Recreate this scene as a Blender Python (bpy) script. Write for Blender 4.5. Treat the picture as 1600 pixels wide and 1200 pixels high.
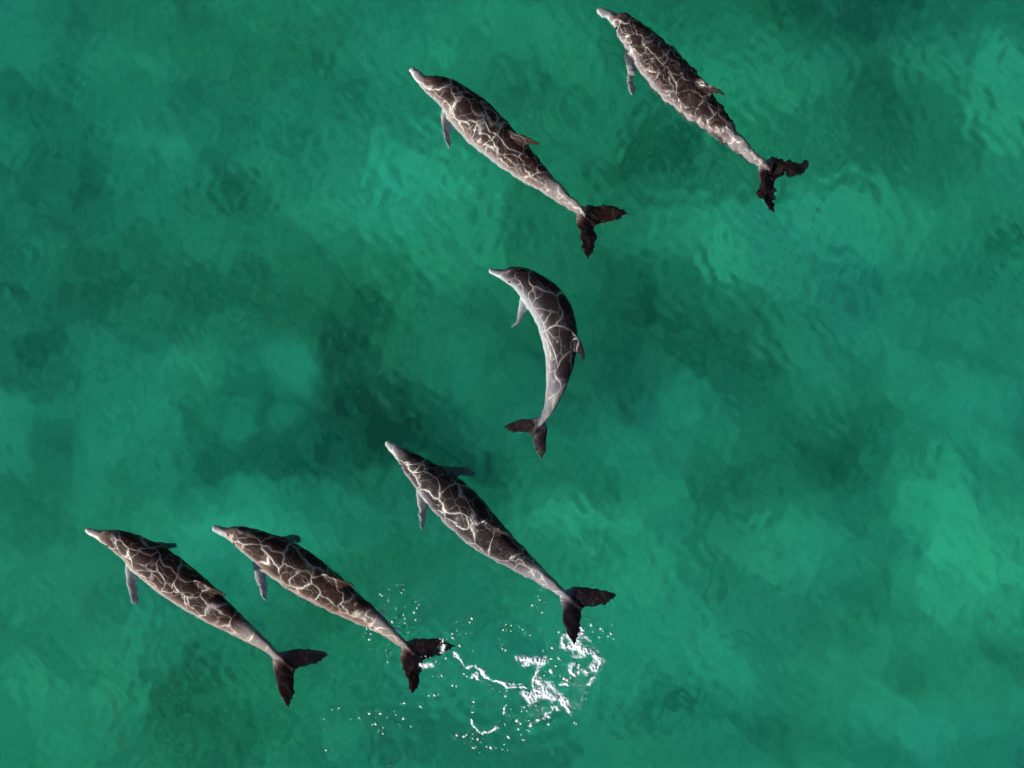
import bpy, math, random
import numpy as np
from mathutils import Vector

random.seed(7)
rng = np.random.default_rng(7)
scene = bpy.context.scene
for o in list(bpy.data.objects):
    bpy.data.objects.remove(o)
C = scene.collection
R = math.radians

# ------------------------------------------------------------------ camera, sky, sun, exposure
S = 0.0055                                   # metres of sea per picture unit (1600 across)
CAM_H = 24.0
cam_d = bpy.data.cameras.new("camera")
cam = bpy.data.objects.new("camera", cam_d)
C.objects.link(cam)
cam.location = (0, 0, CAM_H)
cam.rotation_euler = (0, 0, 0)
cam_d.sensor_width = 36
cam_d.lens = 36 * CAM_H / (1600 * S)
cam_d.clip_end = 600
scene.camera = cam

SUN_EL, SUN_AZ = R(30), R(214)               # azimuth measured counter-clockwise from +X
sun_dir = Vector((math.cos(SUN_EL) * math.cos(SUN_AZ), math.cos(SUN_EL) * math.sin(SUN_AZ), math.sin(SUN_EL)))
world = bpy.data.worlds.new("World")
scene.world = world
world.use_nodes = True
nt = world.node_tree
bg = nt.nodes["Background"]
sky = nt.nodes.new("ShaderNodeTexSky")
sky.sky_type = 'NISHITA'
sky.sun_disc = False
sky.sun_elevation = SUN_EL
sky.sun_rotation = R(90) - SUN_AZ
nt.links.new(sky.outputs[0], bg.inputs[0])
bg.inputs[1].default_value = 0.05
sun_d = bpy.data.lights.new("sun", 'SUN')
sun_d.energy = 5.0
sun_d.angle = R(0.5)
sun_d.color = (1.0, 0.90, 0.78)
sun = bpy.data.objects.new("sun", sun_d)
C.objects.link(sun)
sun.rotation_euler = (-sun_dir).to_track_quat('-Z', 'Y').to_euler()
sun.location = sun_dir * 60

scene.view_settings.view_transform = 'Standard'
scene.view_settings.look = 'None'
scene.view_settings.exposure = 1.0
scene.view_settings.gamma = 1.0
scene.view_settings.use_curve_mapping = False
scene.render.engine = 'CYCLES'
cy = scene.cycles
cy.use_denoising = True
cy.caustics_refractive = True
cy.caustics_reflective = False
cy.blur_glossy = 1.0
cy.sample_clamp_indirect = 4.0
cy.max_bounces = 10
cy.transmission_bounces = 10
cy.diffuse_bounces = 3

# ------------------------------------------------------------------ helpers
def W(px, py):
    return ((px - 800) * S, (600 - py) * S)

def link(name, me, mat=None, parent=None):
    o = bpy.data.objects.new(name, me)
    C.objects.link(o)
    if mat:
        me.materials.append(mat)
    if parent is not None:
        o.parent = parent
    return o

def tag(o, label=None, cat=None, group=None, kind=None):
    for k, v in (("label", label), ("category", cat), ("group", group), ("kind", kind)):
        if v:
            o[k] = v
    return o

def mesh_np(name, co, faces, smooth=True):
    """co Nx3, faces Mx4 or Mx3 int array"""
    me = bpy.data.meshes.new(name)
    n, (m, k) = len(co), faces.shape
    me.vertices.add(n)
    me.vertices.foreach_set("co", np.ascontiguousarray(co, dtype=np.float32).ravel())
    me.loops.add(m * k)
    me.loops.foreach_set("vertex_index", faces.astype(np.int32).ravel())
    me.polygons.add(m)
    me.polygons.foreach_set("loop_start", (np.arange(m) * k).astype(np.int32))
    me.polygons.foreach_set("loop_total", np.full(m, k, dtype=np.int32))
    me.update(calc_edges=True)
    me.polygons.foreach_set("use_smooth", np.full(m, smooth, dtype=bool))
    me.validate()
    return me

def smooth01(a, b, x):
    t = np.clip((x - a) / (b - a), 0, 1)
    return t * t * (3 - 2 * t)

def vnoise(x, y, seed=0):
    """smooth value noise, period free, about -1..1"""
    xi, yi = np.floor(x).astype(np.int64), np.floor(y).astype(np.int64)
    xf, yf = x - xi, y - yi
    u, v = xf * xf * xf * (xf * (xf * 6 - 15) + 10), yf * yf * yf * (yf * (yf * 6 - 15) + 10)
    def h(i, j):
        n = (i * 374761393 + j * 668265263 + seed * 1442695041) & 0x7fffffff
        n = ((n ^ (n >> 13)) * 1274126177) & 0x7fffffff
        n = n ^ (n >> 16)
        return (n & 0xffff) / 32767.5 - 1
    a = h(xi, yi) * (1 - u) + h(xi + 1, yi) * u
    b = h(xi, yi + 1) * (1 - u) + h(xi + 1, yi + 1) * u
    return a * (1 - v) + b * v

def fbm(x, y, octs=4, seed=0, gain=0.5):
    s, a, f = 0, 1.0, 1.0
    for i in range(octs):
        c, d = math.cos(0.7 * i + 0.3), math.sin(0.7 * i + 0.3)
        s = s + a * vnoise((x * c - y * d) * f, (x * d + y * c) * f, seed + 17 * i)
        a *= gain
        f *= 2.03
    return s

class NT:
    """a small node builder"""
    def __init__(self, name):
        self.m = bpy.data.materials.new(name)
        self.m.use_nodes = True
        self.t = self.m.node_tree
        self.t.nodes.clear()
        self.out = self.t.nodes.new("ShaderNodeOutputMaterial")
    def n(self, typ, props=None, **ins):
        nd = self.t.nodes.new(typ)
        for k, v in (props or {}).items():
            setattr(nd, k, v)
        for k, v in ins.items():
            self.set(nd, k, v)
        return nd
    def set(self, nd, k, v):
        key = int(k[1:]) if k[0] == '_' and k[1:].isdigit() else k.replace('__', ' ')
        s = nd.inputs[key]
        if hasattr(v, 'is_output'):
            self.t.links.new(v, s)
        else:
            s.default_value = v
    def math(self, op, a, b=None, clamp=False):
        nd = self.n("ShaderNodeMath", {'operation': op, 'use_clamp': clamp}, _0=a)
        if b is not None:
            self.set(nd, '_1', b)
        return nd.outputs[0]
    def mix(self, f, a, b):
        nd = self.n("ShaderNodeMix", {'data_type': 'RGBA'})
        for i, v in ((0, f), (6, a), (7, b)):
            if hasattr(v, 'is_output'):
                self.t.links.new(v, nd.inputs[i])
            else:
                nd.inputs[i].default_value = v if i == 0 else (*v, 1) if len(v) == 3 else v
        return nd.outputs[2]
    def ramp(self, f, lo, hi):
        return self.n("ShaderNodeMapRange", {'interpolation_type': 'SMOOTHSTEP'}, Value=f, From__Min=lo, From__Max=hi).outputs[0]
    def attr(self, name):
        return self.n("ShaderNodeAttribute", {'attribute_name': name})

# ------------------------------------------------------------------ waves
WAVES = []
_r = np.random.default_rng(11)
def add_waves(n, lmin, lmax, slope, main, spread):
    for _ in range(n):
        lam = math.exp(_r.uniform(math.log(lmin), math.log(lmax)))
        k = 2 * math.pi / lam
        th = main + _r.normal() * spread
        WAVES.append((k * math.cos(th), k * math.sin(th), slope / k / math.sqrt(n) * _r.uniform(0.5, 1.4), _r.uniform(0, 6.283), lam))
add_waves(14, 1.2, 4.0, 0.050, R(35), 0.5)
add_waves(24, 0.35, 1.0, 0.090, R(25), 0.6)
add_waves(44, 0.085, 0.32, 0.150, R(15), 0.8)

def wave_height(x, y, cell=None):
    z = np.zeros_like(x)
    gust = np.clip(0.85 + 0.6 * fbm(x * 0.55, y * 0.55, 3, 5), 0.25, 1.25)
    for px, py, rr, g in ((1090, 150, 190, .9), (800, 240, 150, .5), (930, 330, 90, .4), (690, 1040, 90, .8), (1280, 370, 150, .5)):
        cx, cy_ = W(px, py)
        gust = gust + g * np.exp(-((x - cx) ** 2 + (y - cy_) ** 2) / (rr * S) ** 2)
    gust = np.minimum(gust, 1.6)
    for kx, ky, a, p, lam in WAVES:
        w = a if lam > 0.35 else a * gust
        if cell is not None:
            w = w * smooth01(2.2, 5.0, lam / cell)
        z += w * np.sin(kx * x + ky * y + p)
    for (px, py, r0, lam, amp, wd) in RINGS:
        cx, cy_ = W(px, py)
        r = np.hypot(x - cx, y - cy_)
        w = amp * np.exp(-((r - r0) / wd) ** 2)
        if cell is not None:
            w = w * smooth01(2.2, 5.0, lam / cell)
        z += w * np.sin(2 * math.pi * (r + 0.05 * np.sin(3 * np.arctan2(y - cy_, x - cx))) / lam)
    return z
RINGS = [(800, 1050, 0.55, 0.16, 0.0042, 0.35), (655, 1040, 0.30, 0.11, 0.0030, 0.22), (915, 985, 0.25, 0.12, 0.0032, 0.25),
         (1060, 250, 0.35, 0.17, 0.003, 0.3), (1330, 360, 0.35, 0.19, 0.003, 0.3)]

def stretched(half, step, far, growth=1.16):
    c = list(np.arange(-half, half + step * 0.5, step))
    s, x, tail = step, half, []
    while x < far:
        s *= growth
        x += s
        tail.append(x)
    return np.array([-t for t in reversed(tail)] + c + tail)

# ------------------------------------------------------------------ sea bed
DEPTH = 4.0
def seabed_material():
    b = NT("sand and weed")
    a = b.attr("sand")
    pos = b.n("ShaderNodeNewGeometry").outputs["Position"]
    nz = b.n("ShaderNodeTexNoise", Vector=pos, Scale=2.6, Detail=5.0, Roughness=0.6).outputs[0]
    nz2 = b.n("ShaderNodeTexNoise", Vector=pos, Scale=9.0, Detail=3.0, Roughness=0.6).outputs[0]
    f = b.math('ADD', a.outputs["Fac"], b.math('MULTIPLY', b.math('SUBTRACT', nz, 0.5), 0.45))
    f = b.math('ADD', f, b.math('MULTIPLY', b.math('SUBTRACT', nz2, 0.5), 0.35), clamp=True)
    hue = b.ramp(b.n("ShaderNodeTexNoise", Vector=pos, Scale=0.55, Detail=2.0).outputs[0], 0.35, 0.65)
    sand = b.mix(hue, (0.70, 0.76, 0.69), (0.75, 0.76, 0.60))
    weed = b.mix(hue, (0.04, 0.10, 0.10), (0.06, 0.11, 0.085))
    p = b.n("ShaderNodeBsdfPrincipled", Base__Color=b.mix(f, weed, sand), Roughness=0.9)
    b.t.links.new(p.outputs[0], b.out.inputs[0])
    return b.m

# light sand patches and dark weed beds read off the photograph: px, py, rx, ry, strength
PATCHES = [
    (890, 808, 60, 14, .3), (950, 828, 50, 16, .25), (250, 500, 300, 250, -.06),
    (1380, 480, 330, 420, .10), (150, 220, 330, 330, -.12), (1190, 380, 70, 50, .55), (1290, 345, 70, 45, .45), (1230, 110, 60, 50, .2), (1230, 850, 80, 60, .3), (1530, 860, 70, 80, .3), (1560, 180, 50, 80, .3),  (650, 330, 80, 60, .2), 
    (1200, 380, 120, 70, .5), (1290, 350, 110, 60, .45), (1210, 100, 100, 60, .35), (1560, 170, 70, 120, .45), (1480, 80, 120, 60, .25),
    (600, 330, 130, 70, .35), (640, 270, 80, 60, .3), (720, 400, 70, 60, .2), (350, 840, 160, 60, .28), (100, 880, 110, 60, .3), (520, 830, 150, 60, .15),
    (1230, 840, 120, 80, .45), (1520, 880, 110, 120, .5), (1420, 770, 100, 60, .3), (1240, 1000, 160, 90, .25), (1500, 1130, 160, 70, .28), (1330, 1080, 120, 60, .3),
    (230, 90, 100, 50, .25), (240, 230, 70, 40, .25), (300, 570, 60, 50, .25), (450, 580, 50, 40, .25), (140, 650, 90, 60, .2), (230, 990, 90, 60, .25), (110, 1120, 120, 60, .25),
    (1300, 500, 90, 60, .25), (1330, 580, 80, 50, .25), (1090, 680, 100, 60, .25), (1500, 640, 100, 60, .25), (1010, 880, 60, 100, .2), (930, 800, 100, 30, .3), (680, 560, 60, 40, .15),
    (760, 1050, 200, 90, .15), (830, 40, 90, 50, .25), (1090, 640, 90, 50, .2), (660, 110, 80, 60, .15),
    (1040, 250, 90, 60, -.5), (560, 560, 70, 110, -.5), (640, 680, 140, 60, -.6), (760, 740, 120, 40, -.4), (450, 720, 110, 50, -.45), (60, 150, 120, 90, -.3),
    (60, 400, 90, 90, -0.15), (240, 470, 120, 50, -0.15), (1260, 30, 140, 50, -.4), (1180, 120, 60, 70, -.2), (1350, 150, 80, 60, -.25), (1560, 380, 80, 40, -.45), (1500, 250, 60, 40, -.3),
    (1130, 800, 60, 110, -.4), (1310, 740, 80, 90, -.5), (1370, 830, 60, 90, -.3), (1040, 540, 140, 70, -0.15), (960, 460, 60, 60, -0.2), (1210, 1120, 140, 60, -.35), (1430, 1000, 100, 60, -.25),
    (1050, 1100, 120, 70, -.35), (330, 1100, 120, 90, -.4), (540, 940, 60, 60, -.2), (30, 570, 60, 50, -.4), (120, 250, 100, 50, -0.1), (400, 330, 90, 60, -0.08), (540, 60, 90, 50, -.2),
    (1150, 560, 110, 50, -.2), (700, 1150, 120, 50, -.1), (930, 60, 60, 60, -.25), (1580, 1000, 60, 80, -.35), (1440, 300, 60, 40, -.15), (360, 420, 160, 60, -0.05),
]
def build_seabed():
    xs, ys = stretched(6.6, 0.05, 150, 1.25), stretched(5.2, 0.05, 150, 1.25)
    X, Y = np.meshgrid(xs, ys)
    wx = X + 0.13 * fbm(X * 1.1, Y * 1.1, 3, 31)
    wy = Y + 0.13 * fbm(X * 1.1, Y * 1.1, 3, 41)
    sc = (CAM_H + DEPTH * 0.75) / CAM_H
    v = 0.47 + 0.08 * fbm(wx * 0.55, wy * 0.55, 4, 3) + 0.08 * fbm(wx * 2.2, wy * 2.2, 3, 9)
    for px, py, rx, ry, s in PATCHES:
        cx, cy_ = W(px, py)
        d = ((wx / sc - cx) / (rx * S)) ** 2 + ((wy / sc - cy_) / (ry * S)) ** 2
        v = v + s * (0.80 if s > 0 else 0.42 if s > -.45 else .6) * np.exp(-d ** 1.3 * 0.8)
    Z = -DEPTH + 0.06 * fbm(X * 1.3, Y * 1.3, 3, 51)
    ny, nx = X.shape
    idx = np.arange(nx * ny).reshape(ny, nx)
    f = np.stack([idx[:-1, :-1], idx[:-1, 1:], idx[1:, 1:], idx[1:, :-1]], -1).reshape(-1, 4)
    me = mesh_np("seabed", np.stack([X, Y, Z], -1).reshape(-1, 3), f)
    at = me.attributes.new("sand", 'FLOAT', 'POINT')
    at.data.foreach_set("value", np.clip(v, 0, 1).astype(np.float32).ravel())
    o = link("seabed", me, seabed_material())
    tag(o, kind="structure")

def water_material():
    b = NT("green sea water")
    g = b.n("ShaderNodeBsdfRefraction", Color=(1, 1, 1, 1), Roughness=0.0, IOR=1.333)
    gl = b.n("ShaderNodeBsdfGlossy", Color=(1, 1, 1, 1), Roughness=0.04)
    fr = b.n("ShaderNodeFresnel", IOR=1.333)
    mx = b.n("ShaderNodeMixShader", _0=fr.outputs[0], _1=g.outputs[0], _2=gl.outputs[0])
    b.t.links.new(mx.outputs[0], b.out.inputs[0])
    ab = b.n("ShaderNodeVolumeAbsorption", Color=(0.0, 0.905, 0.79, 1), Density=ABSORB)
    b.t.links.new(ab.outputs[0], b.out.inputs[1])
    return b.m
ABSORB = 0.34

def build_water():
    xs, ys = stretched(5.2, 0.015, 150, 1.18), stretched(4.0, 0.015, 150, 1.18)
    X, Y = np.meshgrid(xs, ys)
    dx, dy = np.gradient(xs), np.gradient(ys)
    cell = np.maximum(*np.meshgrid(dx, dy))
    Z = wave_height(X, Y, cell)
    Z[0, :] = Z[-1, :] = 0
    Z[:, 0] = Z[:, -1] = 0
    ny, nx = X.shape
    idx = np.arange(nx * ny).reshape(ny, nx)
    f = np.stack([idx[:-1, :-1], idx[:-1, 1:], idx[1:, 1:], idx[1:, :-1]], -1).reshape(-1, 4)
    co = np.stack([X, Y, Z], -1).reshape(-1, 3)
    # sides and bottom close the body of water
    per = np.concatenate([idx[0, :], idx[1:, -1], idx[-1, -2::-1], idx[-2:0:-1, 0]])
    n0 = len(co)
    low = co[per].copy()
    low[:, 2] = -DEPTH - 1.5
    co = np.concatenate([co, low, [[0, 0, -DEPTH - 1.5]]])
    m = len(per)
    i = np.arange(m)
    j = (i + 1) % m
    sides = np.stack([per[i], n0 + i, n0 + j, per[j]], -1)
    me = bpy.data.meshes.new("water")
    tri = np.stack([n0 + i, np.full(m, n0 + m), n0 + j], -1)
    quads = np.concatenate([f, sides])
    nq, ntri = len(quads), len(tri)
    me.vertices.add(len(co))
    me.vertices.foreach_set("co", co.astype(np.float32).ravel())
    me.loops.add(nq * 4 + ntri * 3)
    me.loops.foreach_set("vertex_index", np.concatenate([quads.ravel(), tri.ravel()]).astype(np.int32))
    me.polygons.add(nq + ntri)
    me.polygons.foreach_set("loop_start", np.concatenate([np.arange(nq) * 4, nq * 4 + np.arange(ntri) * 3]).astype(np.int32))
    me.polygons.foreach_set("loop_total", np.concatenate([np.full(nq, 4), np.full(ntri, 3)]).astype(np.int32))
    me.update(calc_edges=True)
    sm = np.zeros(nq + ntri, dtype=bool)
    sm[:len(f)] = True
    me.polygons.foreach_set("use_smooth", sm)
    o = link("sea_water", me, water_material())
    tag(o, kind="structure")

build_seabed()
build_water()

# ------------------------------------------------------------------ dolphins
def catmull(pts, n):
    p = np.array(pts, float)
    p = np.concatenate([[2 * p[0] - p[1]], p, [2 * p[-1] - p[-2]]])
    out = []
    for i in range(1, len(p) - 2):
        t = np.linspace(0, 1, n, endpoint=False)[:, None]
        a, b, c, d = p[i - 1], p[i], p[i + 1], p[i + 2]
        out.append(0.5 * (2 * b + (c - a) * t + (2 * a - 5 * b + 4 * c - d) * t ** 2 + (3 * b - a - 3 * c + d) * t ** 3))
    out.append(p[-2][None])
    return np.concatenate(out)

# body profile, fractions of the length: u, half width, height above axis, depth below axis, axis offset
PROF = np.array([
    (0.000, .0060, .0060, .0060, -.012), (0.006, .0120, .0105, .0110, -.012), (0.030, .0165, .0130, .0150, -.012), (0.060, .0205, .0160, .0200, -.011),
    (0.072, .0260, .0250, .0250, -.009), (0.090, .0310, .0420, .0330, -.005), (0.120, .0425, .0550, .0450, -.001), (0.165, .0550, .0640, .0600, 0),
    (0.220, .0675, .0740, .0740, 0), (0.290, .0830, .0850, .0860, 0), (0.370, .0880, .0920, .0920, 0), (0.450, .0860, .0930, .0900, 0), (0.540, .0760, .0860, .0790, 0),
    (0.630, .0600, .0720, .0640, 0), (0.720, .0430, .0570, .0490, 0), (0.800, .0280, .0430, .0370, 0), (0.870, .0175, .0310, .0260, 0), (0.920, .0150, .0210, .0170, 0),
    (0.955, .0180, .0120, .0100, 0), (0.985, .0140, .0060, .0060, 0)])

def body_comp(L, fat):
    us = np.concatenate([np.linspace(0, .1, 26), np.linspace(.1, .985, 74)[1:]])
    k = 36
    th = np.linspace(0, 2 * math.pi, k, endpoint=False)
    ring = []
    for u in us:
        w, ht, hb, off = (np.interp(u, PROF[:, 0], PROF[:, c]) for c in (1, 2, 3, 4))
        w, ht, hb = w * L * fat, ht * L * fat, hb * L * fat
        y = w * np.cos(th)
        s = np.sin(th)
        z = np.where(s > 0, ht * np.abs(s) ** (1.08 + .55 * float(smooth01(.25, .55, u))), -hb * np.abs(s) ** 0.95) + off * L
        ring.append(np.stack([np.full(k, u * L), y, z], -1))
    co = np.concatenate(ring)
    n = len(us)
    a = np.arange(n - 1)[:, None] * k + np.arange(k)[None]
    b = np.arange(n - 1)[:, None] * k + (np.arange(k)[None] + 1) % k
    q = np.stack([a, b, b + k, a + k], -1).reshape(-1, 4)
    faces = [tuple(x) for x in q] + [tuple(range(k))[::-1], tuple((n - 1) * k + i for i in range(k))]
    return [tuple(c) for c in co], faces

def fin_comp(stations, span_dir_fn, thick):
    """stations: (s, lead, trail) with lead/trail points as vectors; section is a lens between them"""
    k = 14
    co, faces = [], []
    t = np.concatenate([np.linspace(0, 1, k // 2 + 1), np.linspace(1, 0, k // 2 + 1)[1:-1]])
    side = np.concatenate([np.ones(k // 2 + 1), -np.ones(k // 2 - 1)])
    m = len(t)
    for lead, trail, nrm, th in stations:
        lead, trail, nrm = map(np.array, (lead, trail, nrm))
        prof = th * (1.4 * np.sqrt(t + 1e-6) * (1 - t) + 0.18 * np.sin(np.pi * t))
        pts = lead[None] + (trail - lead)[None] * t[:, None] + nrm[None] * (side * np.maximum(prof, 0.0035 * (side != 0)) * 1.0)[:, None]
        co += [tuple(p) for p in pts]
    n = len(stations)
    for i in range(n - 1):
        for j in range(m):
            a, b = i * m + j, i * m + (j + 1) % m
            faces.append((a, b, b + m, a + m))
    faces.append(tuple(range(m))[::-1])
    faces.append(tuple((n - 1) * m + j for j in range(m)))
    return co, faces

def curve_tab(tab, s):
    tab = np.array(tab)
    return [np.interp(s, tab[:, 0], tab[:, c]) for c in range(1, tab.shape[1])]

DORSAL = [(0, .425, .590), (.2, .450, .575), (.4, .480, .570), (.6, .512, .574), (.8, .545, .587), (.92, .572, .598), (1, .596, .606)]
PECT = [(0, .200, .285), (.15, .208, .284), (.35, .228, .292), (.6, .262, .314), (.8, .288, .334), (.92, .304, .340), (1, .318, .336)]
FLUKE = [(0, .872, .996), (.12, .888, 1.000), (.3, .908, 1.024), (.5, .936, 1.046), (.7, .970, 1.058), (.87, 1.006, 1.062), (.96, 1.034, 1.064), (1, 1.052, 1.066)]

def dolphin_mesh(L, fat, d):
    comps = [body_comp(L, fat)]
    # dorsal fin
    st = []
    for s in np.linspace(0, 1, 14):
        a, b = curve_tab(DORSAL, s)
        h = (.062 * fat + .100 * s) * L
        st.append(((a * L, 0, h), (b * L, 0, h - .012 * s * L), (0, 1, 0), (.016 * (1 - s) + .004) * L))
    comps.append(fin_comp(st, None, 0))
    # pectoral fins
    for side in (-1, 1):
        ang = R(d.get('pl', 38) if side < 0 else d.get('pr', 38))
        sweep = d.get('sl', 0.0) if side < 0 else d.get('sr', 0.0)
        st = []
        for s in np.linspace(0, 1, 14):
            a, b = curve_tab(PECT, s)
            r = (.035 + d.get('pw', .118) * s) * L
            y = side * (.010 * L + r * math.cos(ang))
            z = -.034 * L - r * math.sin(ang)
            dx = sweep * s * s * L
            st.append(((a * L + dx, y, z), (b * L + dx, y, z - .006 * L), (0, side * math.sin(ang), math.cos(ang)), (.012 * (1 - s) + .004) * L))
        comps.append(fin_comp(st, None, 0))
    # flukes
    for side in (-1, 1):
        st = []
        for s in np.linspace(0, 1, 16):
            a, b = curve_tab(FLUKE, s)
            fs = d.get('fs', .95)
            a, b = .93 + (a - .93) * fs, .93 + (b - .93) * fs
            y = side * (.002 + .134 * s * fs) * L
            z = (.0 + d.get('fc', .012) * s * s) * L
            st.append(((a * L, y, z), (b * L, y, z - d.get('fp', .01) * (b - a) * 10 * L * .2), (0, 0, 1), (.014 * (1 - s) + .0038) * L))
        comps.append(fin_comp(st, None, 0))
    co, fa = [], []
    for c, f in comps:
        n = len(co)
        co += c
        fa += [tuple(i + n for i in x) for x in f]
    me = bpy.data.meshes.new("tmp")
    me.from_pydata(co, [], fa)
    me.update()
    import bmesh
    bm = bmesh.new()
    bm.from_mesh(me)
    bmesh.ops.recalc_face_normals(bm, faces=bm.faces)
    bm.to_mesh(me)
    bm.free()
    o = bpy.data.objects.new("tmp", me)
    C.objects.link(o)
    r = o.modifiers.new("r", 'REMESH')
    r.mode = 'VOXEL'
    r.voxel_size = 0.0062
    s = o.modifiers.new("s", 'SMOOTH')
    s.factor = 0.5
    s.iterations = 4
    dg = bpy.context.evaluated_depsgraph_get()
    dg.update()
    ev = o.evaluated_get(dg)
    m2 = bpy.data.meshes.new_from_object(ev)
    bpy.data.objects.remove(o)
    return m2

def skin_material():
    b = NT("wet dolphin skin")
    rest = b.attr("rest").outputs["Vector"]
    belly = b.attr("belly").outputs["Fac"]
    cape = b.attr("cape").outputs["Fac"]
    nz = b.n("ShaderNodeTexNoise", Vector=rest, Scale=9.0, Detail=5.0, Roughness=0.65).outputs[0]
    nzs = b.math('SUBTRACT', nz, 0.5)
    cp = b.math('ADD', cape, b.math('MULTIPLY', nzs, 0.35), clamp=True)
    bl = b.math('MULTIPLY', belly, b.math('ADD', 0.35, b.math('MULTIPLY', nz, 1.3)), clamp=True)
    wm = b.attr("warm").outputs["Fac"]
    col = b.mix(wm, b.mix(cp, (0.080, 0.078, 0.108), (0.0070, 0.0055, 0.0075)), b.mix(cp, (0.100, 0.062, 0.051), (0.0120, 0.0050, 0.0040)))
    col = b.mix(bl, col, (0.25, 0.30, 0.33))
    sc = b.n("ShaderNodeTexNoise", Vector=rest, Scale=38.0, Detail=3.0, Roughness=0.6).outputs[0]
    col = b.mix(b.math('MULTIPLY', b.ramp(sc, 0.62, 0.75), 0.14), col, (0.30, 0.27, 0.26))
    # caustic light painted as a net of bright glossy lines in the coat of wet skin
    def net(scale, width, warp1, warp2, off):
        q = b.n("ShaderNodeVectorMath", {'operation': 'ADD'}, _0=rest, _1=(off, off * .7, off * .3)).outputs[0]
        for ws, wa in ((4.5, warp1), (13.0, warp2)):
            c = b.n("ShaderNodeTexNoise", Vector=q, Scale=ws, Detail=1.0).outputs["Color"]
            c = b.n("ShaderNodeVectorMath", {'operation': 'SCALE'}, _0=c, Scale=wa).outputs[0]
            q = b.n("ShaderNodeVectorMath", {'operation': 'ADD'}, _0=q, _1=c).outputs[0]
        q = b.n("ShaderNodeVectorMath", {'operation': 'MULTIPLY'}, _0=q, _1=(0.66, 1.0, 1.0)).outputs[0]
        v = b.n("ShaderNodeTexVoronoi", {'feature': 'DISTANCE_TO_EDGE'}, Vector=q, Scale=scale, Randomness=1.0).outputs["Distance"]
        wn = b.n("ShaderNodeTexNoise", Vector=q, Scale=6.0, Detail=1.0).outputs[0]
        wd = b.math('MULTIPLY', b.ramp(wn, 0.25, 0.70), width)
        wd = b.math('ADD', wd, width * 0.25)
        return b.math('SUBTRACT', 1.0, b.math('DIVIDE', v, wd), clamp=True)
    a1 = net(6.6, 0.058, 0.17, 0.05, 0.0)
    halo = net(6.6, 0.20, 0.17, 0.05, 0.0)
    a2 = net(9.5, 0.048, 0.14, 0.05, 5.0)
    caustic_net = b.math('MAXIMUM', a1, b.math('MULTIPLY', a2, 0.40))
    caustic_net = b.math('POWER', caustic_net, 1.15)
    caustic_net = b.math('ADD', b.math('MULTIPLY', caustic_net, 0.80), b.math('MULTIPLY', b.math('POWER', halo, 2.0), 0.14), clamp=True)
    bump = b.n("ShaderNodeBump", Strength=0.5, Distance=0.004, Height=caustic_net)
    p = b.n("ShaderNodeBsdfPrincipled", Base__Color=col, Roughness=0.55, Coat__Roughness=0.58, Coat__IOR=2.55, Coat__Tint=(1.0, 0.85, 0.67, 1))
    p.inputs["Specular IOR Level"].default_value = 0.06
    b.t.links.new(b.math('MULTIPLY', caustic_net, b.attr("caustic_painted").outputs["Fac"]), p.inputs["Coat Weight"])
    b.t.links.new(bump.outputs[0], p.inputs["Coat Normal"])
    b.t.links.new(p.outputs[0], b.out.inputs[0])
    return b.m

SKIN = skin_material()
def plain(name, col, rough):
    b = NT(name)
    nz = b.n("ShaderNodeTexNoise", Scale=60.0, Detail=2.0).outputs[0]
    p = b.n("ShaderNodeBsdfPrincipled", Base__Color=b.mix(b.math('MULTIPLY', nz, 0.4), col, tuple(c * 0.6 for c in col)), Roughness=rough)
    b.t.links.new(p.outputs[0], b.out.inputs[0])
    return b.m
EYE = plain("dark eye", (0.012, 0.010, 0.010), 0.12)

def zoomed(ox, oy, sc, pts):
    return [(ox + x / sc, oy + y / sc) for x, y in pts]

def frame_of(path, z, roll, u):
    """vectorised body frame at fraction u (may run past the ends)"""
    cum, P, T = path
    uu = np.clip(u, 0, 1)
    p = np.stack([np.interp(uu, cum, P[:, i]) for i in range(3)], -1)
    t = np.stack([np.interp(uu, cum, T[:, i]) for i in range(3)], -1)
    t /= np.linalg.norm(t, axis=1, keepdims=True)
    return p, t

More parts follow.
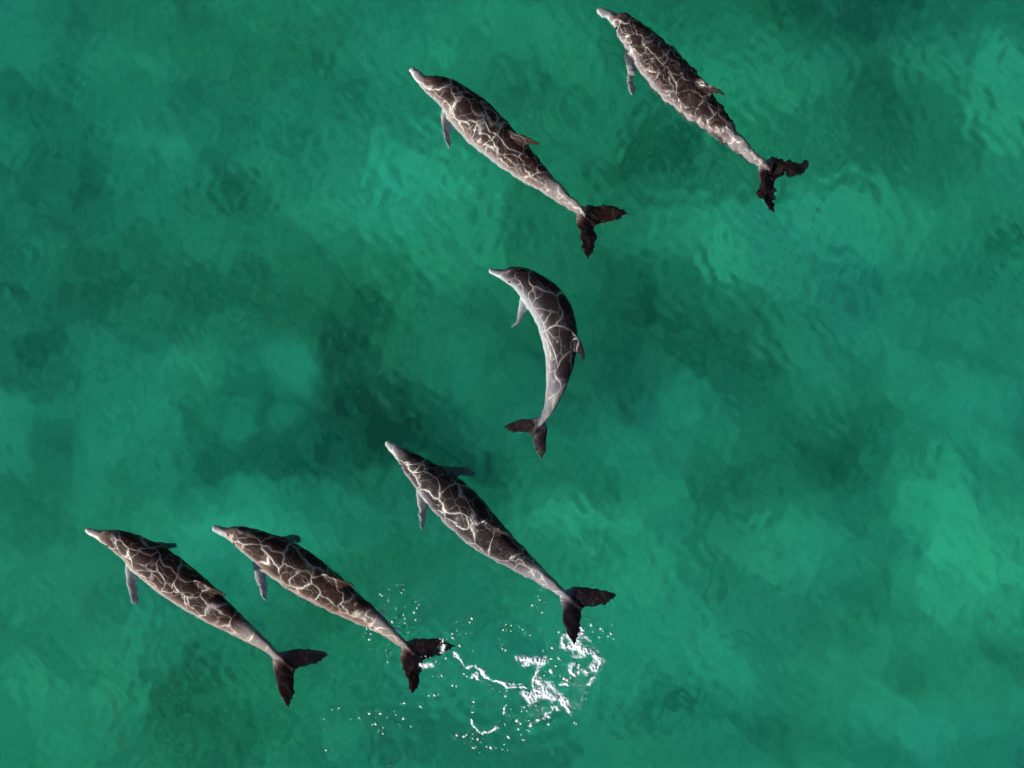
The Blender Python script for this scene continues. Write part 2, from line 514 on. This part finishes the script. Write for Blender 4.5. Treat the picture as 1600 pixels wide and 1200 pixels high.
DOLPHINS = [
    dict(label="dark dolphin highest on the right, its outline broken up by ripples", pts=zoomed(900, 0, 3.43, [(122, 42), (200, 88), (285, 155), (375, 255), (475, 365), (580, 475), (690, 590), (800, 700), (920, 820), (1020, 905), (1090, 965)]),
         warm=.7, net=1.45, wob=.016, roll=34, fat=1.0, pl=9, pr=40, z=[(0, .04), (.15, -.0), (.4, -.06), (.7, -.06), (.9, .0), (1, .008)]),
    dict(label="brown dolphin second from the top with net-like glints along its flank", pts=zoomed(600, 80, 3.53, [(155, 88), (238, 165), (365, 245), (500, 368), (620, 485), (760, 610), (880, 715), (1010, 825), (1120, 915), (1180, 970)]),
         warm=.8, net=1.1, wob=.0075, roll=36, fat=.98, pl=10, pr=40),
    dict(label="small grey dolphin curled into an arc in the middle of the pod", pts=zoomed(700, 390, 3.53, [(230, 108), (325, 135), (420, 175), (525, 265), (585, 360), (615, 460), (622, 560), (612, 670), (590, 775), (556, 880), (508, 957), (445, 1030)]),
         warm=.15, net=.85, wob=.003, fs=.86, fw=.6, pw=.14, roll=44, fat=1.05, pl=30, pr=45, tailroll=5),
    dict(label="dolphin with a pale beak whose tail fluke touches white foam", pts=zoomed(580, 660, 3.333, [(82, 97), (170, 175), (250, 250), (350, 335), (450, 430), (550, 530), (650, 620), (760, 705), (880, 800), (990, 880), (1050, 925), (1110, 980)]),
         warm=.25, net=.9, wob=.006, fw=.5, roll=22, fat=.95, pl=-2, pr=2),
    dict(label="leftmost dolphin, dark brown with a crisp raised tail fluke", pts=zoomed(110, 790, 3.75, [(93, 135), (190, 170), (300, 215), (400, 275), (510, 355), (640, 450), (770, 545), (900, 645), (1020, 730), (1130, 810), (1240, 905), (1330, 975)]),
         warm=.9, net=1.0, wob=.0040, fw=.3, roll=33, fat=.93, pl=8, pr=13),
    dict(label="brown dolphin with spray drops around its tail stock", pts=zoomed(310, 790, 3.72, [(86, 116), (190, 155), (280, 195), (390, 255), (520, 335), (640, 415), (770, 500), (890, 580), (1010, 660), (1120, 745), (1230, 835), (1310, 910)]),
         roll=31, fat=.99, pl=6, pr=10, warm=1.0, net=.95, wob=.005, z=[(0, .05), (.15, .02), (.4, -.03), (.7, -.02), (.86, -.005), (.93, -.028), (1, -.05)], fw=2.0),
]

def build_dolphin(i, d):
    P2 = catmull(d['pts'], 12)
    P2 = np.array([W(x, y) for x, y in P2])
    seg = np.hypot(*np.diff(P2, axis=0).T)
    cum = np.concatenate([[0], np.cumsum(seg)])
    L = cum[-1]
    cum /= L
    zs = d.get('z', [(0, .045), (.15, .02), (.4, -.015), (.7, -.01), (.9, .02), (1, .012)])
    z = np.interp(cum, [a for a, _ in zs], [b for _, b in zs])
    for _ in range(6):
        z[1:-1] = (z[:-2] + z[1:-1] * 2 + z[2:]) / 4
    P = np.column_stack([P2, z])
    T = np.gradient(P, cum, axis=0)
    T /= np.linalg.norm(T, axis=1, keepdims=True)
    me = dolphin_mesh(L, d['fat'], d)
    n = len(me.vertices)
    co = np.empty(n * 3, np.float32)
    me.vertices.foreach_get("co", co)
    co = co.reshape(-1, 3).astype(float)

    def place(q):
        u = q[:, 0] / L
        p, t = frame_of((cum, P, T), None, None, u)
        p = p + t * ((u - np.clip(u, 0, 1)) * L)[:, None]
        Z = np.array([[0, 0, 1.0]])
        left = np.cross(-t, Z) * -1          # up x forward
        left /= np.linalg.norm(left, axis=1, keepdims=True)
        up = np.cross(t, -left) * 1.0
        up *= np.sign(up[:, 2:3])
        r = np.radians(np.interp(u, [0, .1, .75, 1], [d['roll'] * .8, d['roll'], d['roll'], d.get('tailroll', 14)]))[:, None]
        U = np.cos(r) * up - np.sin(r) * left
        Lf = np.cos(r) * left + np.sin(r) * up
        return p - q[:, 1:2] * Lf + q[:, 2:3] * U

    base = P[np.searchsorted(cum, .45)] * np.array([1, 1, 0])
    wco = place(co) - base
    # mesh wobbled sideways: refraction through ripples is put into the outline's shape
    k = 1 + d.get('fw', 1.1) * smooth01(.86, .96, co[:, 0] / L)
    fx, fy = wco[:, 0] * 13 + 31 * i, wco[:, 1] * 13
    pec = (co[:, 2] < 0) & (np.abs(co[:, 1]) > .10 * L) & (co[:, 0] < .4 * L)
    k = k + 1.2 * pec
    wco[:, 0] += d['wob'] * k * (fbm(fx, fy, 3, 61, .6))
    wco[:, 1] += d['wob'] * k * (fbm(fx, fy, 3, 83, .6))
    me.vertices.foreach_set("co", wco.astype(np.float32).ravel())
    me.polygons.foreach_set("use_smooth", np.ones(len(me.polygons), dtype=bool))
    # colouring of the animal itself: dark cape and fins, grey flank, pale belly and beak
    u = co[:, 0] / L
    hw, ht, hb, off = (np.interp(u, PROF[:, 0], PROF[:, c]) * L * d['fat'] for c in (1, 2, 3, 4))
    hz = (co[:, 2]) / np.maximum(np.where(co[:, 2] > 0, ht, hb), 1e-3)
    out = np.maximum(np.abs(co[:, 1]) / np.maximum(hw, 1e-3), np.abs(hz))
    lim = 0.02 + 0.36 * smooth01(.55, .75, u)
    cape = smooth01(lim - .22, lim + .46, hz) * smooth01(.045, .11, u) * (1 - .55 * smooth01(.66, .80, u))
    belly = (1 - smooth01(-.75, .22, hz)) * .95
    belly = np.maximum(belly, .5 * (1 - smooth01(.035, .075, u)))
    belly = belly * (1 - .6 * smooth01(.75, .85, u))
    belly = np.maximum(belly, .22 * smooth01(.68, .78, u) * (1 - smooth01(.90, .93, u)))
    fin = smooth01(1.15, 1.6, out)
    isfl = smooth01(.90, .945, u)
    ispec = fin * (u > .19) * (u < .40) * (co[:, 2] < 0)
    isdor = fin * (u > .40) * (u < .64) * (co[:, 2] > 0)
    cape = np.maximum(cape, np.maximum(isfl, isdor))
    belly = belly * (1 - isfl)
    cape = cape * (1 - ispec) + ispec * .25
    belly = belly * (1 - ispec) + ispec * .55
    for nm, v in (("cape", cape), ("belly", belly), ("caustic_painted", 1 - .85 * isdor - .80 * isfl), ("warm", np.full(n, d["warm"]))):
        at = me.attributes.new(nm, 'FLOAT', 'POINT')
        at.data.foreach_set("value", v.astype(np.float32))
    at = me.attributes.new("rest", 'FLOAT_VECTOR', 'POINT')
    at.data.foreach_set("vector", (co * d['net'] + np.array([3.7 * i, 1.3 * i, .9 * i])).astype(np.float32).ravel())
    me.name = "dolphin"
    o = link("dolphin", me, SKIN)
    o.location = base
    tag(o, d['label'], "dolphin", "dolphins swimming together at the surface")
    # blowhole and eyes
    import bmesh
    bm = bmesh.new()
    bmesh.ops.create_uvsphere(bm, u_segments=12, v_segments=6, radius=1)
    hm = bpy.data.meshes.new("blowhole")
    bm.to_mesh(hm)
    bm.free()
    h = link("blowhole", hm, EYE, o)
    pz = np.interp(.125, PROF[:, 0], PROF[:, 2]) * L * d['fat']
    c = place(np.array([[.125 * L, 0, pz], [.130 * L, 0, pz], [.125 * L, 0, pz + .1]]))
    h.location = c[0] - base
    h.scale = (.012, .018, .005)
    h.rotation_euler = Vector(c[2] - c[0]).to_track_quat('Z', 'Y').to_euler()
    for side in (-1, 1):
        q = np.array([[.105 * L, side * .0355 * L * d['fat'], -.006 * L]])
        c = place(q)[0] - base
        bm = bmesh.new()
        bmesh.ops.create_uvsphere(bm, u_segments=12, v_segments=8, radius=.013)
        em = bpy.data.meshes.new("eye")
        bm.to_mesh(em)
        bm.free()
        e = link("eye", em, EYE, o)
        e.location = c
        e.scale = (1, 1, .8)
    return o

for i, d in enumerate(DOLPHINS):
    build_dolphin(i, d)

# ------------------------------------------------------------------ foam and spray
def foam_material():
    b = NT("white sea foam")
    d = b.attr("dens").outputs["Fac"]
    pos = b.n("ShaderNodeNewGeometry").outputs["Position"]
    nz = b.n("ShaderNodeTexNoise", Vector=pos, Scale=45.0, Detail=3.0).outputs[0]
    f = b.ramp(b.math('ADD', d, b.math('MULTIPLY', b.math('SUBTRACT', nz, 0.5), 0.75)), 0.0, 0.95)
    p = b.n("ShaderNodeBsdfPrincipled", Base__Color=(0.47, 0.54, 0.60, 1), Roughness=0.6)
    t = b.n("ShaderNodeBsdfTransparent")
    mx = b.n("ShaderNodeMixShader", _0=f, _1=t.outputs[0], _2=p.outputs[0])
    b.t.links.new(mx.outputs[0], b.out.inputs[0])
    return b.m

def drop_material():
    b = NT("frothy water drop")
    pos = b.n("ShaderNodeNewGeometry").outputs["Position"]
    nz = b.n("ShaderNodeTexNoise", Vector=pos, Scale=120.0).outputs[0]
    p = b.n("ShaderNodeBsdfPrincipled", Base__Color=b.mix(nz, (0.52, 0.56, 0.55), (0.14, 0.22, 0.20)), Roughness=0.25)
    b.t.links.new(p.outputs[0], b.out.inputs[0])
    return b.m
FOAM, DROP = foam_material(), drop_material()

def zpt(zone, x, y):
    ox, oy, sc = zone
    return ox + x / sc, oy + y / sc
Z5, Z6, Z7, Z4 = (680, 960, 5.454), (540, 900, 6.0), (480, 880, 3.077), (580, 660, 3.333)

def foam_patch(label, strokes, seed, lace=0.28):
    """strokes: (zone, width in zone units, gain, [points])"""
    segs = []
    for zone, w, gain, pts in strokes:
        q = catmull(pts, 8) if len(pts) > 2 else np.array(pts, float)
        q = np.array([W(*zpt(zone, x, y)) for x, y in q])
        segs.append((q, w * .86 / zone[2] * S, gain))
    allp = np.concatenate([q for q, _, _ in segs])
    wmax = max(w for _, w, _ in segs) * 2.6 + .02
    lo, hi = allp.min(0) - wmax, allp.max(0) + wmax
    st = 0.0045
    xs, ys = np.arange(lo[0], hi[0], st), np.arange(lo[1], hi[1], st)
    X, Y = np.meshgrid(xs, ys)
    wx = X + .012 * fbm(X * 22, Y * 22, 2, seed) + .020 * fbm(X * 9, Y * 9, 2, seed + 3)
    wy = Y + .012 * fbm(X * 22, Y * 22, 2, seed + 5) + .020 * fbm(X * 9, Y * 9, 2, seed + 7)
    D = np.zeros_like(X)
    for q, w, gain in segs:
        a, b = q[:-1], q[1:]
        for (ax, ay), (bx, by) in zip(a, b):
            vx, vy = bx - ax, by - ay
            t = np.clip(((wx - ax) * vx + (wy - ay) * vy) / max(vx * vx + vy * vy, 1e-9), 0, 1)
            d = np.hypot(wx - ax - t * vx, wy - ay - t * vy)
            D = np.maximum(D, np.maximum(gain * np.exp(-(d / w) ** 2 * .9), (.34 * gain * np.exp(-d / (w * 1.9)))))
    hol = fbm(X * 38, Y * 38, 3, seed + 11)
    D = D * (1.0 - lace * smooth01(.05, .6, hol) * (1.15 - D)) - .06
    keep = D > .04
    idx = np.full(X.shape, -1)
    c = keep[:-1, :-1] & keep[1:, :-1] & keep[:-1, 1:] & keep[1:, 1:]
    use = np.zeros_like(keep)
    for dy in (0, 1):
        for dx in (0, 1):
            use[dy:dy + c.shape[0], dx:dx + c.shape[1]] |= c
    idx[use] = np.arange(use.sum())
    f = np.stack([idx[:-1, :-1][c], idx[:-1, 1:][c], idx[1:, 1:][c], idx[1:, :-1][c]], -1)
    Zs = wave_height(X[use], Y[use]) + .004 + .014 * np.sqrt(np.clip(D[use], 0, 1)) * (.7 + .6 * fbm(X[use] * 60, Y[use] * 60, 2, seed + 21))
    co = np.stack([X[use], Y[use], Zs], -1)
    base = co.mean(0)
    base[2] = 0
    me = mesh_np("foam_patch", co - base, f)
    at = me.attributes.new("dens", 'FLOAT', 'POINT')
    at.data.foreach_set("value", np.clip(D[use] * 1.15, 0, 1).astype(np.float32))
    o = link("foam_patch", me, FOAM)
    o.location = base
    tag(o, label, "sea foam", "white foam left by the tails")

foam_patch("thick foam bar with a stem, at the top of the main splash", [
    (Z5, 30, .9, [(700, 372), (780, 392), (860, 395), (935, 402)]), (Z5, 34, 1.1, [(820, 395), (900, 392)]), (Z5, 26, .65, [(860, 375), (930, 370)]), (Z5, 22, .8, [(745, 445), (790, 420), (805, 400)]),
    (Z5, 24, .85, [(895, 420), (872, 490), (845, 545), (832, 600)])], 1)
foam_patch("widest bright foam arch at the bottom of the main splash", [
    (Z5, 32, 1.1, [(765, 665), (800, 712), (860, 700), (920, 675), (990, 688), (1060, 712), (1120, 765), (1142, 800)]), (Z5, 34, .95, [(885, 560), (920, 615), (935, 670)]),
    (Z5, 28, .6, [(980, 590), (1012, 632), (1072, 675)]), (Z5, 40, .9, [(790, 690), (940, 665)])], 2)
foam_patch("foam clot right under the black fluke of the pale-beaked dolphin", [
    (Z5, 24, .9, [(1205, 122), (1240, 140), (1235, 170), (1205, 195)]), (Z5, 22, .9, [(1100, 190), (1085, 245), (1125, 290), (1200, 275)]), (Z5, 30, .8, [(1150, 205), (1210, 225), (1190, 262)]),
    (Z5, 30, 1.0, [(1110, 285), (1180, 285)]), (Z5, 20, .7, [(1240, 200), (1300, 210)])], 3)
foam_patch("hooked foam tail curling down at the right edge of the splash", [
    (Z5, 34, 1.0, [(1215, 270), (1260, 305), (1320, 290), (1370, 350), (1398, 420), (1370, 455), (1325, 450)]), (Z5, 16, .6, [(1160, 320), (1215, 352), (1262, 340)]), (Z5, 30, .55, [(1350, 390), (1400, 440)])], 4)
foam_patch("bent foam scrap inside the hooked right tail of the splash", [(Z5, 24, .9, [(1162, 435), (1175, 475), (1195, 500), (1222, 502)])], 5, .6)
foam_patch("round foam scrap just left of the hooked tail's end", [(Z5, 24, .9, [(1262, 473), (1282, 485)])], 15, .5)
foam_patch("small upright foam fleck inside the hooked tail of the splash", [(Z5, 18, .9, [(1215, 415), (1216, 445)])], 16, .5)
foam_patch("faint foam wisp trailing below the hooked tail", [(Z5, 20, .7, [(1345, 520), (1325, 560), (1308, 592)])], 17, .5)
foam_patch("flat foam fleck right of the big foam arch", [(Z5, 16, .85, [(1060, 600), (1130, 606)])], 18, .4)
foam_patch("long thin foam trail running right from the splashing dolphin's fluke", [
    (Z5, 16, .9, [(188, 320), (208, 360), (238, 408)]), (Z5, 12, .85, [(275, 435), (350, 452), (378, 492), (440, 512), (500, 560), (560, 592), (620, 607), (680, 602), (740, 625), (800, 640)]),
    (Z5, 26, .95, [(405, 500), (440, 515)]), (Z5, 20, .9, [(315, 545), (335, 525), (370, 562)]), (Z5, 12, .6, [(600, 585), (690, 578), (760, 600)])], 6, .75)
foam_patch("thin open ring of foam below the long trail", [
    (Z5, 11, .9, [(318, 880), (325, 930), (352, 975), (400, 1016), (470, 1012), (520, 992), (540, 960)]), (Z5, 10, .8, [(583, 768), (588, 850)]), (Z5, 14, .8, [(455, 1012), (490, 1010)])], 7, 1.0)
foam_patch("slanting foam wisp under the right end of the foam arch", [
    (Z5, 20, .9, [(1022, 775), (1050, 790)]), (Z5, 16, .85, [(1010, 800), (970, 820), (935, 862), (915, 890), (860, 916)])], 8, 1.0)
foam_patch("short foam dab on the upper fluke lobe of the splashing dolphin", [(Z6, 26, 1.0, [(902, 655), (898, 712)])], 9, .4)
foam_patch("short foam dab in the notch of the splashing dolphin's fluke", [(Z6, 26, 1.0, [(730, 822), (800, 826)])], 10, .4)
foam_patch("splash of foam along the dark side of the dripping tail stock", [(Z6, 24, .95, [(265, 350), (305, 358), (342, 378)]), (Z6, 14, .9, [(345, 330), (338, 365)])], 12, .4)
foam_patch("small foam curl lower down the dripping tail stock", [(Z6, 18, .85, [(360, 405), (392, 432)])], 13, .4)
foam_patch("faint foam smear where the dripping tail stock dips under", [(Z6, 18, .8, [(480, 490), (505, 525)])], 14, .4)

foam_patch("thin milky veil of bubbles below the hooked foam tail", [(Z5, 80, .20, [(1200, 560), (1260, 660), (1215, 760)])], 24, .4)
foam_patch("thin milky veil of bubbles under the foam arch", [(Z5, 90, .20, [(850, 800), (920, 810)])], 25, .4)

import bmesh
def drop_mesh(seed):
    bm = bmesh.new()
    bmesh.ops.create_icosphere(bm, subdivisions=2, radius=1)
    r = np.random.default_rng(seed)
    ph = r.uniform(0, 6.28, 3)
    for v in bm.verts:
        k = 1 + .22 * math.sin(2.2 * v.co.x + ph[0]) + .16 * math.sin(3.1 * v.co.y + ph[1])
        v.co *= k
        v.co.z *= .6
    me = bpy.data.meshes.new("water_drop")
    bm.to_mesh(me)
    bm.free()
    me.polygons.foreach_set("use_smooth", np.ones(len(me.polygons), dtype=bool))
    me.materials.append(DROP)
    return me
DROPS = [drop_mesh(k) for k in range(5)]

def drops(label, zone, pts, lo, hi, tiny=0, up=0.0):
    pw = []
    for x, y in pts:
        p = W(*zpt(zone, x, y))
        pw.append(p)
        o = bpy.data.objects.new("water_drop", random.choice(DROPS))
        C.objects.link(o)
        r = (lo * .7 + (hi - lo * .7) * random.random() ** 1.8) * .46 * S
        o.scale = (r * random.uniform(.9, 1.5), r, r)
        o.rotation_euler = (0, 0, random.uniform(0, 6.28))
        z = float(wave_height(np.array([p[0]]), np.array([p[1]]))[0])
        o.location = (p[0], p[1], z + r * .3 + up * random.random())
        tag(o, label, "water drop", label)
    if tiny:
        bm = bmesh.new()
        for _ in range(tiny):
            p = random.choice(pw)
            x, y = p[0] + random.gauss(0, .055), p[1] + random.gauss(0, .055)
            z = float(wave_height(np.array([x]), np.array([y]))[0]) + .003 + up * random.random()
            g = bmesh.ops.create_icosphere(bm, subdivisions=1, radius=random.uniform(.5, 1.4) * .5 * S * 1.3)
            bmesh.ops.translate(bm, verts=g['verts'], vec=(x, y, z))
        me = bpy.data.meshes.new("fine_spray")
        bm.to_mesh(me)
        bm.free()
        tag(link("fine_spray", me, DROP), kind="stuff")

drops("white froth bubble among the main splash", Z5, [(700, 905), (800, 905), (740, 825), (785, 820), (710, 980), (800, 990), (735, 1025), (750, 1070), (730, 930), (965, 935), (1000, 285), (920, 310), (1060, 380), (990, 380),
      (1030, 440), (990, 490), (975, 480), (930, 520), (1070, 525), (1130, 560), (1100, 548), (1085, 575), (1150, 540), (820, 935), (760, 790), (795, 775), (860, 780), (1055, 150), (970, 870)], 3.5, 7.0, 60)
drops("white bubble beside or on the foamy black fluke", Z5, [(1330, 90), (1430, 145), (1400, 195), (1500, 165), (1520, 210), (1285, 20), (1220, 5), (1145, 10), (1285, 60), (1185, 75), (1345, 150), (1415, 120), (1475, 188)], 3.0, 6.0, 14)
drops("small white drop along the thin foam ring and trail", Z5, [(635, 865), (555, 655), (600, 690), (610, 650), (330, 745), (315, 780), (535, 965), (250, 1040), (265, 1032), (320, 1060), (318, 1020), (590, 1110), (615, 1160), (440, 1130),
      (380, 1180), (345, 1135), (325, 1140), (575, 1155), (490, 630), (645, 805), (625, 1045), (595, 940), (250, 1100), (185, 1030), (365, 1060), (518, 1140), (475, 1140), (180, 612), (150, 605), (465, 600), (320, 835)], 2.6, 5.5, 45)
drops("tiny bright glint drop above the main splash", Z5, [(605, 85), (650, 97), (715, 105), (745, 128), (580, 130), (645, 142), (610, 135), (820, 170), (805, 178), (575, 295), (600, 303), (1185, 922), (1205, 930), (570, 255), (320, 315)], 2.4, 4.0, 10)
drops("spray drop flung off the dripping tail stock", Z6, [(330, 165), (345, 180), (545, 125), (525, 155), (405, 220), (360, 260), (345, 295), (185, 160), (475, 310), (690, 270), (655, 240), (672, 300), (385, 315), (485, 395), (555, 440), (515, 470),
      (660, 410), (590, 525), (230, 590), (235, 540), (380, 690), (425, 720), (395, 805), (265, 285), (230, 320), (190, 245), (130, 255), (310, 435), (240, 490), (200, 490), (440, 420), (545, 360), (560, 395), (645, 335)], 2.4, 4.6, 80, .05)
drops("white drop near the rippled fluke of the dripping dolphin", Z6, [(1000, 540), (1005, 580), (1045, 510), (890, 590), (1070, 650), (915, 600), (1130, 540), (1185, 400), (1165, 435), (900, 935), (875, 955), (815, 940), (1000, 1030), (1040, 1035),
      (780, 1120), (835, 1118), (870, 1110), (550, 1190), (1110, 915), (1140, 940), (950, 590), (750, 755), (795, 765), (930, 660), (850, 800), (945, 770)], 2.4, 5.0, 30)
drops("scattered white droplet on open water at the lower left of the splash", Z7, [(155, 695), (120, 702), (80, 748), (85, 800), (155, 800), (152, 855), (120, 895), (92, 900), (80, 955), (428, 728), (355, 722), (300, 722), (330, 740), (385, 740),
      (315, 775), (330, 770), (250, 745), (210, 748), (465, 745), (500, 785), (365, 790), (365, 820), (440, 775), (345, 800), (465, 670), (545, 690), (395, 975)], 2.2, 5.0, 30)
drops("small drop near the thin tail stock of the pale-beaked dolphin", Z4, [(885, 875), (880, 925), (840, 950), (865, 967), (890, 990), (960, 790), (985, 790), (960, 830), (985, 855), (1005, 1010), (870, 905)], 2.4, 4.2, 14)
